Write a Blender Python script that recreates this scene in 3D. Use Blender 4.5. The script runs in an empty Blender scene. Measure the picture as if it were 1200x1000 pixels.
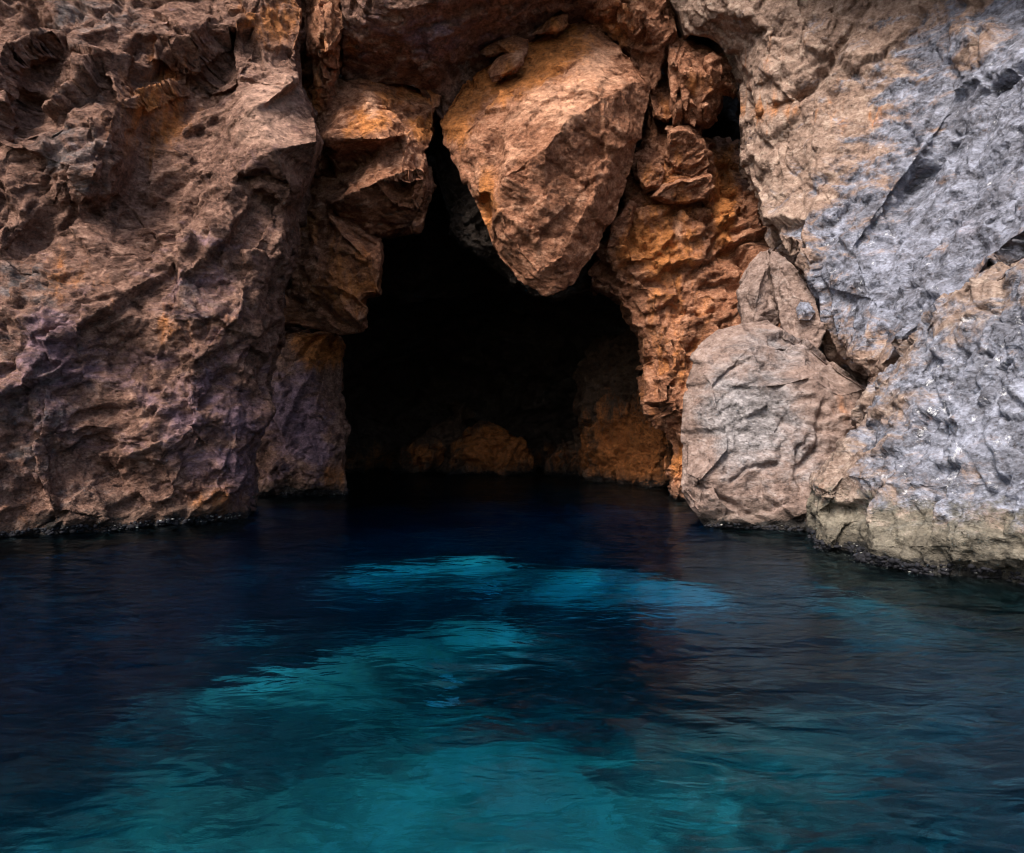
import bpy, bmesh, math, random
import numpy as np
from mathutils import Vector
from mathutils.geometry import delaunay_2d_cdt

scene = bpy.context.scene
C = scene.collection

# ------------------------------------------------------------------ camera
CAM_H = 2.5
F = 933.0
cam_d = bpy.data.cameras.new('camera')
cam_d.sensor_width = 36.0
cam_d.lens = 36.0 * F / 1200.0
cam_d.clip_end = 2000
cam = bpy.data.objects.new('camera', cam_d)
cam.location = (0, 0, CAM_H)
cam.rotation_euler = (math.radians(90), 0, 0)
C.objects.link(cam)
scene.camera = cam

# ------------------------------------------------------------------ light
sv = Vector((-0.40, -0.66, 0.80)).normalized()
elev = math.asin(sv.z)
world = bpy.data.worlds.new('World')
scene.world = world
world.use_nodes = True
wn = world.node_tree
bg = wn.nodes['Background']
sky = wn.nodes.new('ShaderNodeTexSky')
sky.sky_type = 'NISHITA'
sky.sun_disc = False
sky.sun_elevation = elev
sky.sun_rotation = math.atan2(sv.x, sv.y)
sky.air_density = 1.0
sky.dust_density = 3.0
wn.links.new(sky.outputs[0], bg.inputs[0])
bg.inputs[1].default_value = 0.055
sun_d = bpy.data.lights.new('sun', 'SUN')
sun_d.energy = 1.5
sun_d.angle = math.radians(24)
sun_d.color = (1.0, 0.92, 0.82)
sun = bpy.data.objects.new('sun', sun_d)
sun.rotation_euler = sv.to_track_quat('Z', 'Y').to_euler()
sun.location = (-20, -20, 30)
C.objects.link(sun)

vs = scene.view_settings
vs.view_transform = 'Standard'
vs.look = 'None'
vs.exposure = 2.2
vs.gamma = 1.0
cy = scene.cycles
cy.use_denoising = True
cy.max_bounces = 7
cy.use_adaptive_sampling = True
cy.adaptive_threshold = 0.02
cy.filter_width = 1.1
cy.transmission_bounces = 5
cy.glossy_bounces = 3
cy.diffuse_bounces = 3
cy.blur_glossy = 1.0
cy.sample_clamp_indirect = 4.0
cy.caustics_refractive = True
cy.caustics_reflective = False

# ------------------------------------------------------------------ numpy noise
def _hash(ix, iy, iz, seed):
    h = (ix.astype(np.uint32) * np.uint32(374761393) + iy.astype(np.uint32) * np.uint32(668265263)
         + iz.astype(np.uint32) * np.uint32(2147483647) + np.uint32(seed * 1274126177 & 0xffffffff))
    h = (h ^ (h >> np.uint32(13))) * np.uint32(1274126177)
    h = (h ^ (h >> np.uint32(16))) * np.uint32(2246822519)
    return h ^ (h >> np.uint32(15))

def _u(h, k):
    h = (h + np.uint32(k * 2654435761 & 0xffffffff)) * np.uint32(2246822519)
    h = (h ^ (h >> np.uint32(13))) * np.uint32(3266489917)
    h = h ^ (h >> np.uint32(16))
    return (h & np.uint32(0xffffff)).astype(np.float32) / np.float32(0xffffff)

def perlin(P, seed=0):
    P = P.astype(np.float32)
    i = np.floor(P).astype(np.int32)
    f = P - i
    u = f * f * f * (f * (f * 6 - 15) + 10)
    out = np.zeros(len(P), np.float32)
    for dx in (0, 1):
        wx = u[:, 0] if dx else 1 - u[:, 0]
        for dy in (0, 1):
            wy = u[:, 1] if dy else 1 - u[:, 1]
            for dz in (0, 1):
                wz = u[:, 2] if dz else 1 - u[:, 2]
                h = _hash(i[:, 0] + dx, i[:, 1] + dy, i[:, 2] + dz, seed)
                g = ((_u(h, 1) * 2 - 1) * (f[:, 0] - dx) + (_u(h, 2) * 2 - 1) * (f[:, 1] - dy)
                     + (_u(h, 3) * 2 - 1) * (f[:, 2] - dz))
                out += wx * wy * wz * g
    return out * 1.4

def fbm(P, seed=0, octs=4, ridged=False, gain=0.5):
    out = np.zeros(len(P), np.float32)
    a = 1.0
    for o in range(octs):
        n = perlin(P * (2.03 ** o) + o * 7.3, seed + o)
        if ridged:
            n = 0.5 - np.abs(n) * 1.6
        out += a * n
        a *= gain
    return out

def blocks(P, size, seed=0):
    """nearest jittered cell: a tilted plane per cell, and the distance to the cell border"""
    Q = (P / np.float32(size)).astype(np.float32)
    i = np.floor(Q).astype(np.int32)
    n = len(Q)
    d1 = np.full(n, 9e9, np.float32); d2 = np.full(n, 9e9, np.float32)
    val = np.zeros(n, np.float32)
    for dx in (-1, 0, 1):
        for dy in (-1, 0, 1):
            for dz in (-1, 0, 1):
                jx, jy, jz = i[:, 0] + dx, i[:, 1] + dy, i[:, 2] + dz
                h = _hash(jx, jy, jz, seed)
                ox = Q[:, 0] - jx - _u(h, 1); oy = Q[:, 1] - jy - _u(h, 2); oz = Q[:, 2] - jz - _u(h, 3)
                d = ox * ox + oy * oy + oz * oz
                v = (ox * (_u(h, 4) - .5) + oy * (_u(h, 5) - .5) + oz * (_u(h, 6) - .5)) * 1.6 + (_u(h, 7) - .5)
                m = d < d1
                d2 = np.where(m, d1, np.minimum(d2, d))
                val = np.where(m, v, val)
                d1 = np.where(m, d, d1)
    return val, np.sqrt(d2) - np.sqrt(d1)

def facets(P, size, seed=0, k=.75):
    """continuous broken planes: the upper hull of one tilted plate per jittered cell"""
    Q = (P / np.float32(size)).astype(np.float32)
    i = np.floor(Q).astype(np.int32)
    out = np.full(len(Q), -9e9, np.float32); win = np.zeros(len(Q), np.float32)
    for dx in (-1, 0, 1):
        for dy in (-1, 0, 1):
            for dz in (-1, 0, 1):
                jx, jy, jz = i[:, 0] + dx, i[:, 1] + dy, i[:, 2] + dz
                h = _hash(jx, jy, jz, seed)
                ox = Q[:, 0] - jx - _u(h, 1); oy = Q[:, 1] - jy - _u(h, 2); oz = Q[:, 2] - jz - _u(h, 3)
                r2 = ox * ox + oy * oy + oz * oz
                v = (ox * (_u(h, 4) - .5) + oy * (_u(h, 5) - .5) + oz * (_u(h, 6) - .5)) * 2.4 + (_u(h, 7) - .5) * .6 - k * r2
                m = v > out
                win = np.where(m, r2, win)
                out = np.where(m, v, out)
    return out + .62 * k * win                      # take most of the curvature out again: flat plates with small ledges

def sstep(a, b, x):
    t = np.clip((x - a) / (b - a), 0, 1)
    return t * t * (3 - 2 * t)

def rotm(ax, deg):
    a = math.radians(deg); c, s = math.cos(a), math.sin(a)
    if ax == 'x': return np.array([[1, 0, 0], [0, c, -s], [0, s, c]], np.float32)
    if ax == 'y': return np.array([[c, 0, s], [0, 1, 0], [-s, 0, c]], np.float32)
    return np.array([[c, -s, 0], [s, c, 0], [0, 0, 1]], np.float32)

# ------------------------------------------------------------------ materials
def new_mat(name):
    m = bpy.data.materials.new(name); m.use_nodes = True
    nt = m.node_tree
    return m, nt, nt.nodes, nt.links, nt.nodes['Principled BSDF']

class NB:
    """small node building helper"""
    def __init__(s, nt): s.nt = nt; s.N = nt.nodes; s.L = nt.links
    def sock(s, node, i, v):
        if v is None: return
        if isinstance(v, bpy.types.NodeSocket): s.L.new(v, node.inputs[i])
        else: node.inputs[i].default_value = v
    def noise(s, vec, scale, detail=6, rough=.55, dist=0.0):
        n = s.N.new('ShaderNodeTexNoise'); s.sock(n, 'Vector', vec)
        n.inputs['Scale'].default_value = scale; n.inputs['Detail'].default_value = detail
        n.inputs['Roughness'].default_value = rough; n.inputs['Distortion'].default_value = dist
        return n.outputs['Fac']
    def voro(s, vec, scale, feature='F1', out='Distance'):
        n = s.N.new('ShaderNodeTexVoronoi'); n.feature = feature; s.sock(n, 'Vector', vec)
        n.inputs['Scale'].default_value = scale
        return n.outputs[out]
    def ramp(s, fac, stops):
        n = s.N.new('ShaderNodeValToRGB'); s.sock(n, 0, fac)
        el = n.color_ramp.elements
        while len(el) < len(stops): el.new(.5)
        for e, (p, c) in zip(el, stops):
            e.position = p; e.color = (*c, 1) if len(c) == 3 else c
        return n.outputs[0]
    def mr(s, v, a, b, c=0., d=1.):
        n = s.N.new('ShaderNodeMapRange'); n.interpolation_type = 'SMOOTHSTEP'
        s.sock(n, 0, v)
        for i, x in zip((1, 2, 3, 4), (a, b, c, d)): n.inputs[i].default_value = x
        return n.outputs[0]
    def math(s, op, a, b=None, clamp=False):
        n = s.N.new('ShaderNodeMath'); n.operation = op; n.use_clamp = clamp
        s.sock(n, 0, a); s.sock(n, 1, b); return n.outputs[0]
    def mix(s, f, a, b, mode='MIX'):
        n = s.N.new('ShaderNodeMix'); n.data_type = 'RGBA'; n.blend_type = mode
        s.sock(n, 0, f)
        s.sock(n, 6, (*a, 1) if isinstance(a, tuple) else a)
        s.sock(n, 7, (*b, 1) if isinstance(b, tuple) else b)
        return n.outputs[2]
    def bump(s, h, strength, dist, nrm=None):
        n = s.N.new('ShaderNodeBump'); n.inputs['Strength'].default_value = strength
        n.inputs['Distance'].default_value = dist; s.sock(n, 'Height', h)
        if nrm is not None: s.sock(n, 'Normal', nrm)
        return n.outputs[0]
    def facet(s, vec, scale):
        n = s.N.new('ShaderNodeTexVoronoi'); s.sock(n, 'Vector', vec); n.inputs['Scale'].default_value = scale
        a = s.N.new('ShaderNodeVectorMath'); a.operation = 'SUBTRACT'; s.sock(a, 0, vec); s.L.new(n.outputs['Position'], a.inputs[1])
        c = s.N.new('ShaderNodeVectorMath'); c.operation = 'SUBTRACT'; s.L.new(n.outputs['Color'], c.inputs[0]); c.inputs[1].default_value = (.5, .5, .5)
        d = s.N.new('ShaderNodeVectorMath'); d.operation = 'DOT_PRODUCT'; s.L.new(a.outputs[0], d.inputs[0]); s.L.new(c.outputs[0], d.inputs[1])
        return d.outputs['Value'], n.outputs['Color']
    def vadd(s, a, bb, k):
        m = s.N.new('ShaderNodeVectorMath'); m.operation = 'MULTIPLY_ADD'; s.sock(m, 0, bb); m.inputs[1].default_value = (k, k, k); s.sock(m, 2, a)
        return m.outputs[0]
    def mapping(s, vec, scale=(1, 1, 1), rot=(0, 0, 0)):
        n = s.N.new('ShaderNodeMapping'); s.sock(n, 0, vec)
        n.inputs['Scale'].default_value = scale; n.inputs['Rotation'].default_value = rot
        return n.outputs[0]

def rock_material(name, dark, mid, pale, grey=(.30, .31, .36), orange=(.42, .155, .042), purple=(.15, .098, .135),
                  white=.0, rot=(0, .7, 0), wet=True, rough=.82, tide=0.0, k=(.9, .7, .8, .8), off=(.0, .0, .0, .0), relief=1.0, rp=(.36, .50, .64)):
    m, nt, N, L, P = new_mat(name)
    b = NB(nt)
    pos = N.new('ShaderNodeNewGeometry').outputs['Position']
    at = N.new('ShaderNodeAttribute'); at.attribute_name = 'tint'
    sep = N.new('ShaderNodeSeparateColor'); L.new(at.outputs['Color'], sep.inputs[0])
    chan = (sep.outputs[0], sep.outputs[1], sep.outputs[2], at.outputs['Alpha'])
    st = b.mapping(pos, (1, 1, 1.7), rot)            # stretched along the bedding
    nA = N.new('ShaderNodeTexNoise'); L.new(st, nA.inputs['Vector'])   # one cheap colour noise gives three masks
    nA.inputs['Scale'].default_value = .9; nA.inputs['Detail'].default_value = 5; nA.inputs['Roughness'].default_value = .72; nA.inputs['Distortion'].default_value = .6
    sA = N.new('ShaderNodeSeparateColor'); L.new(nA.outputs['Color'], sA.inputs[0])
    n2 = b.noise(st, 2.6, 7, .68, .0)
    n3 = b.noise(pos, 13.0, 3, .72, .0)
    wq = N.new('ShaderNodeTexNoise'); L.new(st, wq.inputs['Vector']); wq.inputs['Scale'].default_value = 1.1; wq.inputs['Detail'].default_value = 2
    wv_ = b.vadd(st, wq.outputs['Color'], .4)
    f1, c1 = b.facet(wv_, 2.3)
    f2, c2 = b.facet(wv_, 6.5)
    f3, c3 = b.facet(wv_, 17.0)
    def ch(c):
        q = N.new('ShaderNodeSeparateColor'); L.new(c, q.inputs[0]); return q.outputs[0]
    t = b.math('ADD', b.math('MULTIPLY', n2, .58), b.math('MULTIPLY', n3, .30))
    t = b.math('ADD', t, b.math('MULTIPLY', ch(c2), .05)); t = b.math('ADD', t, b.math('MULTIPLY', ch(c3), .07))
    col = b.ramp(t, [(rp[0], dark), (rp[1], mid), (rp[2], pale)])
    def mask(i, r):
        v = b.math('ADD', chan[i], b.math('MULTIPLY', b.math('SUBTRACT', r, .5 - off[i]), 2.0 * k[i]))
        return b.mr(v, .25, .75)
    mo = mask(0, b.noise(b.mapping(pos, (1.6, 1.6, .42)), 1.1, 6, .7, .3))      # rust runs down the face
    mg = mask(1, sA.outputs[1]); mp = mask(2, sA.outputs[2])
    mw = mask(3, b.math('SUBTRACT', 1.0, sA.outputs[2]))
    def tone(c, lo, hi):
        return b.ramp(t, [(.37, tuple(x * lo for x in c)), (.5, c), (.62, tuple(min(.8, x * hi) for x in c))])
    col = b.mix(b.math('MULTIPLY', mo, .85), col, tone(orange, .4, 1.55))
    col = b.mix(b.math('MULTIPLY', mp, .75), col, tone(purple, .5, 1.8))
    gc = tone(grey, .34, 1.75)
    gd = b.mr(sA.outputs[0], .44, .60)                       # darker lichen grown patches
    gc = b.mix(b.math('MULTIPLY', gd, .8), gc, tone(tuple(x * .5 for x in grey), .4, 1.8))
    col = b.mix(b.math('MULTIPLY', mg, .9), col, gc)
    col = b.mix(b.math('MULTIPLY', mw, .7), col, tone(tuple(x * 1.15 for x in pale), .65, 1.5))
    pit = b.mr(n3, .40, .30)
    col = b.mix(b.math('MULTIPLY', pit, .5), col, tuple(x * .5 for x in dark))
    if white:
        wv = b.mr(b.noise(pos, 2.4, 7, .8, .0), .63 - white, .70 - white)
        wv = b.math('MULTIPLY', wv, b.mr(chan[1], .15, .7))
        col = b.mix(b.math('MULTIPLY', wv, .85), col, (.66, .66, .69))
    sx = N.new('ShaderNodeSeparateXYZ'); L.new(pos, sx.inputs[0])
    if tide:       # dull olive tide band
        zt = b.math('ADD', sx.outputs[2], b.math('MULTIPLY', b.math('SUBTRACT', n2, .5), 2.4))
        col = b.mix(b.mr(zt, tide + .35, tide - .25, 0, .85), col, tone((.135, .125, .098), .55, 1.6))
    if wet:        # black algae just at the water line
        zz = b.math('ADD', sx.outputs[2], b.math('MULTIPLY', b.math('SUBTRACT', sA.outputs[0], .5), -1.6))
        col = b.mix(b.mr(zz, .75, .2, 0, .5), col, (.045, .038, .03))
        col = b.mix(b.mr(zz, .26, .08, 0, .93), col, (.012, .012, .012))
    L.new(col, P.inputs['Base Color'])
    rg = b.mr(n3, .3, .7, rough - .14, rough + .08)
    if wet:
        rg = b.math('MULTIPLY', rg, b.mr(sx.outputs[2], .05, .35, .45, 1.0))
    L.new(rg, P.inputs['Roughness'])
    P.inputs['Specular IOR Level'].default_value = .16
    # relief below the mesh resolution
    hh = b.math('ADD', b.math('MULTIPLY', n2, .17 * relief), b.math('MULTIPLY', n3, .045 * relief))
    fs = b.math('ADD', b.math('MULTIPLY', f2, .65), b.math('MULTIPLY', f3, .55))
    fs = b.math('MULTIPLY', fs, b.mr(sA.outputs[1], .40, .58, .25, 1.15))       # chipped in places, plain in others
    hh = b.math('ADD', hh, b.math('MULTIPLY', b.math('ADD', fs, b.math('MULTIPLY', f1, .7)), relief))
    L.new(b.bump(hh, 1.0, 1.0), P.inputs['Normal'])
    return m

M = {}
M['left'] = rock_material('brown_rock', (.060, .031, .023), (.180, .096, .070), (.37, .228, .172), grey=(.13, .122, .125), rp=(.38, .51, .665), relief=1.2, k=(.75, .8, .9, 1.0), off=(.03, .05, .06, -.03))
M['mid'] = rock_material('russet_rock', (.085, .034, .019), (.265, .114, .063), (.48, .262, .168), rot=(0, .6, .2), relief=1.15, k=(.9, .3, .5, .9), off=(.03, 0, 0, .02))
M['right'] = rock_material('grey_limestone', (.10, .066, .052), (.24, .16, .125), (.38, .29, .235), grey=(.165, .182, .235), white=.02, relief=.6, rot=(0, -.9, 0), k=(.9, 1.5, .5, .8))
M['boulder'] = rock_material('pinkish_limestone', (.095, .064, .054), (.205, .142, .120), (.32, .245, .215), grey=(.215, .20, .205), white=.0, rot=(0, -.4, 0), k=(.5, .6, .5, .5), relief=.5)
M['shore'] = rock_material('shore_limestone', (.10, .066, .052), (.22, .155, .125), (.38, .30, .25), grey=(.18, .197, .25), white=.045, relief=.65, rot=(0, -.9, 0), tide=1.0, k=(.8, 1.3, .5, .8))
M['rust'] = rock_material('warm_lit_cave_rock', (.035, .022, .016), (.085, .052, .036), (.15, .095, .065), orange=(.44, .155, .045), rough=.6, k=(.9, 0, 0, 0))  # orange stands in for daylight reaching low into the cave
M['cave'] = rock_material('shaded_wet_cave_rock', (.022, .017, .015), (.042, .031, .026), (.075, .055, .045), orange=(.26, .105, .03), rough=.6, k=(.7, 0, 0, 0))  # wet rock, with the cave gloom put into its dark colours
M['bed'] = rock_material('submerged_rock', (.03, .04, .042), (.17, .21, .22), (.42, .49, .51), wet=False, k=(0, 0, 0, 0))

# ------------------------------------------------------------------ mesh helpers
def at(px, py, d):
    return ((px - 600) / F * d, d, CAM_H - (py - 500) / F * d)

def proj(V):
    y = np.maximum(V[:, 1], .5)
    return 600 + F * V[:, 0] / y, 500 - F * (V[:, 2] - CAM_H) / y

def grid(x0, x1, nx, y0, y1, ny):
    xs = np.linspace(x0, x1, nx); ys = np.linspace(y0, y1, ny)
    X, Y = np.meshgrid(xs, ys)
    V = np.stack([X.ravel(), Y.ravel(), np.zeros(X.size)], 1).astype(np.float32)
    i = np.arange(nx * ny).reshape(ny, nx)
    q = np.stack([i[:-1, :-1], i[:-1, 1:], i[1:, 1:], i[1:, :-1]], -1).reshape(-1, 4)
    return V, q

def quad_mesh(name, V, Fq):
    me = bpy.data.meshes.new(name)
    me.vertices.add(len(V)); me.vertices.foreach_set('co', V.astype(np.float32).ravel())
    me.loops.add(Fq.size); me.loops.foreach_set('vertex_index', Fq.ravel().astype(np.int32))
    me.polygons.add(len(Fq)); me.polygons.foreach_set('loop_start', np.arange(0, Fq.size, Fq.shape[1], dtype=np.int32))
    me.update(calc_edges=True); me.validate()
    return me

def cage(bound, inner, back=3.0, shrink=1.0, ridges=()):
    """closed low polygon body: modelled front with facets, sides, and a back wall"""
    pts = list(bound) + list(inner)
    nb = len(bound)
    v2 = [Vector((p[0], p[1])) for p in pts]
    edges = [(i, (i + 1) % nb) for i in range(nb)] + list(ridges)
    vo, eo, fo, ov, oe, of = delaunay_2d_cdt(v2, edges, [], 1, .01)
    bm = bmesh.new()
    vs_ = []
    for k, v in enumerate(vo):
        src = ov[k][0] if ov[k] else None
        d = pts[src][2] if src is not None else 20
        vs_.append(bm.verts.new(at(v.x, v.y, d)))
    # keep only triangles inside the outline
    def inside(x, y):
        c = False
        for i in range(nb):
            x1, y1 = bound[i][:2]; x2, y2 = bound[(i + 1) % nb][:2]
            if (y1 > y) != (y2 > y) and x < (x2 - x1) * (y - y1) / (y2 - y1) + x1: c = not c
        return c
    for f in fo:
        cx = sum(vo[i].x for i in f) / 3; cy_ = sum(vo[i].y for i in f) / 3
        if len(f) == 3 and not inside(cx, cy_): continue
        try: bm.faces.new([vs_[i] for i in f])
        except ValueError: pass
    loop = [vs_[[k for k in range(len(vo)) if i in ov[k]][0]] for i in range(nb)]
    c = sum((v.co for v in loop), Vector()) / nb
    bk = []
    for i, v in enumerate(loop):
        px, py, d = bound[i]
        q = Vector(at(px, py, d + back))
        cc = Vector((c.x * (d + back) / d, q.y, c.z))
        bk.append(bm.verts.new(cc + (q - cc) * shrink))
    cb = bm.verts.new(sum((v.co for v in bk), Vector()) / nb)
    for i in range(nb):
        j = (i + 1) % nb
        bm.faces.new((loop[i], loop[j], bk[j], bk[i]))
        bm.faces.new((bk[i], bk[j], cb))
    bmesh.ops.triangulate(bm, faces=bm.faces[:])
    bmesh.ops.recalc_face_normals(bm, faces=bm.faces[:])
    me = bpy.data.meshes.new('cage'); bm.to_mesh(me); bm.free()
    return me

def remesh(me, voxel, smooth=3):
    o = bpy.data.objects.new('tmp', me); C.objects.link(o)
    r = o.modifiers.new('r', 'REMESH'); r.mode = 'VOXEL'; r.voxel_size = voxel
    if smooth:
        s = o.modifiers.new('s', 'SMOOTH'); s.iterations = smooth; s.factor = .5
    dg = bpy.context.evaluated_depsgraph_get(); dg.update()
    out = bpy.data.meshes.new_from_object(o.evaluated_get(dg))
    bpy.data.objects.remove(o); bpy.data.meshes.remove(me)
    return out

def trim(me):
    """drop what only faces the inside of the cliff or lies far outside the view, to keep the meshes light"""
    V = get_v(me)
    n = len(me.polygons)
    nr = np.empty(n * 3, np.float32); me.polygons.foreach_get('normal', nr); nr = nr.reshape(-1, 3)
    fv = np.empty(len(me.loops), np.int32); me.loops.foreach_get('vertex_index', fv); fv = fv.reshape(n, -1)
    c = V[fv].mean(1)
    px, py = proj(c)
    keep = (nr[:, 1] < .78) & (c[:, 2] > -3.2) & (px > -150) & (px < 1350)
    fv = fv[keep]
    used, inv = np.unique(fv, return_inverse=True)
    out = quad_mesh('cage', V[used], inv.reshape(fv.shape))
    bpy.data.meshes.remove(me)
    return out

def get_v(me):
    a = np.empty(len(me.vertices) * 3, np.float32); me.vertices.foreach_get('co', a); return a.reshape(-1, 3)
def get_n(me):
    a = np.empty(len(me.vertices) * 3, np.float32); me.vertex_normals.foreach_get('vector', a); return a.reshape(-1, 3)

def weather(me, amp=1.0, sizes=(1.6, .65, .28), bed=(40, 0), seed=1, carve=(), stretch=2.0, fine=1.0, calm=()):
    """break the body up: tilted blocks at three sizes, ridged grain along the bedding, carved joints"""
    V = get_v(me); Nn = get_n(me)
    R = rotm('y', bed[0]) @ rotm('x', bed[1])
    Q = V @ R.T
    W = Q + .22 * np.stack([perlin(V * .9 + 3, seed), perlin(V * .9 + 31, seed + 1), perlin(V * .9 + 57, seed + 2)], 1)
    W = W + .05 * np.stack([perlin(V * 4.1 + 3, seed), perlin(V * 4.1 + 31, seed + 1), perlin(V * 4.1 + 57, seed + 2)], 1)
    S = W * np.array([1 / stretch, 1, 1], np.float32)
    d = np.zeros(len(V), np.float32)
    sz = list(sizes) + [sizes[-1] * .5]
    for k, (s, a, ck) in enumerate(zip(sz, (.18, .125, .09, .048), (.07, .045, .02, .0))):
        v, e = blocks(S, s, seed * 10 + k)
        if k >= 2:                      # the smaller chips come in patches
            v = v * (.25 + 1.6 * np.clip(perlin(V * .7 + 11 * k, seed + 30 + k) + .2, 0, 1))
        d += a * v - ck * (1 - sstep(0, .09, e))
    d -= .36 * sizes[0] * facets(S, sizes[0] * .95, seed * 7 + 1)                 # sharp ridges
    d += .40 * sizes[1] * facets(W, sizes[1] * 1.1, seed * 7 + 2)                  # sharp creases
    d -= .40 * sizes[2] * facets(S, sizes[2] * 1.2, seed * 7 + 3)
    d += .10 * fbm(V * .45, seed + 40, 2)
    ed = np.empty(len(me.edges) * 2, np.int32); me.edges.foreach_get('vertices', ed); ed = ed.reshape(-1, 2)
    cnt = np.maximum(np.bincount(ed.ravel(), minlength=len(V)), 1)
    for _ in range(1):                                   # round the ledges off by a few centimetres
        sm_ = np.bincount(ed[:, 0], d[ed[:, 1]], len(V)) + np.bincount(ed[:, 1], d[ed[:, 0]], len(V))
        d = (.75 * d + .25 * sm_ / cnt).astype(np.float32)
    d += .05 * fbm(S * np.array([1.0, 1.6, 2.0], np.float32) * 1.3, seed + 50, 5, gain=.62) * fine
    d += .025 * fbm(S * 6.5, seed + 60, 2) * fine
    d *= amp
    if calm:                                # plain joint faces keep their plane
        px, py = proj(V)
        for x, y, rx, ry, f in calm:
            d *= 1 - f * np.exp(-(((px - x) / rx) ** 2 + ((py - y) / ry) ** 2) ** 2)
    if carve:
        px, py = proj(V)
        front = sstep(-.1, .3, -Nn[:, 1] + .2)
        wob = perlin(V * 1.7, seed + 5) * 7 + perlin(V * 6, seed + 6) * 2.5
        for pl, wid, dep in carve:
            best = np.full(len(V), 1e9, np.float32)
            for (x1, y1), (x2, y2) in zip(pl[:-1], pl[1:]):
                L2 = (x2 - x1) ** 2 + (y2 - y1) ** 2
                t = np.clip(((px - x1) * (x2 - x1) + (py - y1) * (y2 - y1)) / L2, 0, 1)
                nx, ny = -(y2 - y1) / L2 ** .5, (x2 - x1) / L2 ** .5
                dd = np.hypot(px - x1 - t * (x2 - x1) + wob * nx, py - y1 - t * (y2 - y1) + wob * ny)
                best = np.minimum(best, dd)
            vary = .65 + .6 * perlin(V * .8, seed + 8)
            d -= 1.5 * dep * np.exp(-(best / wid) ** 2) * front * vary
    w = sstep(.5, .95, -Nn[:, 1])[:, None]                        # plates slide out of the face rather than swell
    D = Nn * (1 - .6 * w) + w * np.array([0, -.85, .12], np.float32)
    d = d * (.55 + .45 * w[:, 0])
    V = V + (D / np.linalg.norm(D, axis=1)[:, None]) * d[:, None]
    me.vertices.foreach_set('co', V.astype(np.float32).ravel())
    me.update()
    return me

def paint(me, base=(0, 0, 0, 0), spots=()):
    """tint attribute: R iron stain and painted warm cave light, G grey skin, B purple mineral, A paler tone"""
    V = get_v(me); px, py = proj(V)
    T = np.tile(np.array(base, np.float32), (len(V), 1))
    for ch, x, y, rx, ry, w in spots:
        g = np.exp(-(((px - x) / rx) ** 2 + ((py - y) / ry) ** 2))
        T[:, 'OGPW'.index(ch)] += w * g
    a = me.attributes.new('tint', 'FLOAT_COLOR', 'POINT')
    a.data.foreach_set('color', np.clip(T, 0, 1).ravel())

def link(name, me, mat, parent=None, label=None, cat=None, group=None, kind=None):
    if me.name.startswith(('Mesh', 'cage', 'tmp')): me.name = name
    o = bpy.data.objects.new(name, me); C.objects.link(o)
    if mat is not None:
        me.materials.clear(); me.materials.append(mat)
    if parent is not None: o.parent = parent
    if label: o['label'] = label
    if cat: o['category'] = cat
    if group: o['group'] = group
    if kind: o['kind'] = kind
    return o

def smooth(me):
    me.polygons.foreach_set('use_smooth', np.ones(len(me.polygons), bool)); me.update()

TRIS = 0
def rock(name, bound, inner, mat, label=None, cat=None, back=2.4, shrink=1.0, voxel=.052, base=(0, 0, 0, 0), spots=(),
         parent=None, ridges=(), sm=3, **kw):
    global TRIS
    me = trim(remesh(cage(bound, inner, back, shrink, ridges), voxel, sm))
    weather(me, **kw)
    paint(me, base, spots)
    smooth(me)
    TRIS += len(me.polygons) * 2
    return link(name, me, M[mat], parent, label, cat)

def ellipsoid(c, r, n=3):
    bm = bmesh.new(); bmesh.ops.create_icosphere(bm, subdivisions=n, radius=1)
    for v in bm.verts: v.co = Vector((c[0] + v.co.x * r[0], c[1] + v.co.y * r[1], c[2] + v.co.z * r[2]))
    me = bpy.data.meshes.new('cage'); bm.to_mesh(me); bm.free(); return me

# ------------------------------------------------------------------ seabed and water
PATCH = [(-3.0, 18.0, 1.1, .8, 1.0), (-.8, 18.4, 1.4, .8, 1.25), (.9, 16.4, 1.3, .7, .5), (2.1, 17.6, 1.2, .7, 1.25), (3.4, 16.4, 1.1, .8, 1.0), (-.5, 13.2, 1.7, 1.0, .7),
         (-1.8, 11.6, 1.5, .6, .6), (-3.3, 10.6, 1.6, .6, .6), (-4.6, 13.5, 1.2, .6, .5), (6.2, 15.5, 1.6, .8, .5)]    # pale stony rises on the sea floor
V, q = grid(-45, 45, 300, -25, 50, 300)
r_ = np.hypot((V[:, 0] - .3) / 8.0, (V[:, 1] - 7.5) / 5.5)
V[:, 2] = -5.4 + 2.9 * np.exp(-r_ ** 2) - .9 * sstep(18, 28, V[:, 1])
V[:, 2] += 1.1 * np.exp(-((V[:, 0] - 7.5) / 3) ** 2 - ((V[:, 1] - 14) / 4) ** 2)
for x, y, rx, ry, w in PATCH: V[:, 2] += 1.7 * w * np.exp(-((V[:, 0] - x) / (rx * 1.1)) ** 2 - ((V[:, 1] - y) / (ry * 1.2)) ** 2)
V[:, 2] += .7 * fbm(V * .22, 3, 3) + .16 * fbm(V * .9, 9, 3)
me = quad_mesh('seabed', V, q); smooth(me)
m, nt, N, L, P = new_mat('seabed_sand')
b = NB(nt)
pos = N.new('ShaderNodeNewGeometry').outputs['Position']
n1 = b.noise(pos, .55, 5, .66, .8); n2 = b.noise(pos, 1.9, 6, .7)
a = N.new('ShaderNodeAttribute'); a.attribute_name = 'sand'
f = b.math('ADD', a.outputs['Fac'], b.math('MULTIPLY', b.math('SUBTRACT', n1, .5), 1.7))
f = b.math('ADD', f, b.math('MULTIPLY', b.math('SUBTRACT', n2, .5), .5))
col = b.ramp(f, [(.24, (.006, .010, .011)), (.44, (.034, .053, .046)), (.66, (.118, .15, .115)), (.98, (.31, .37, .31))])
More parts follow.
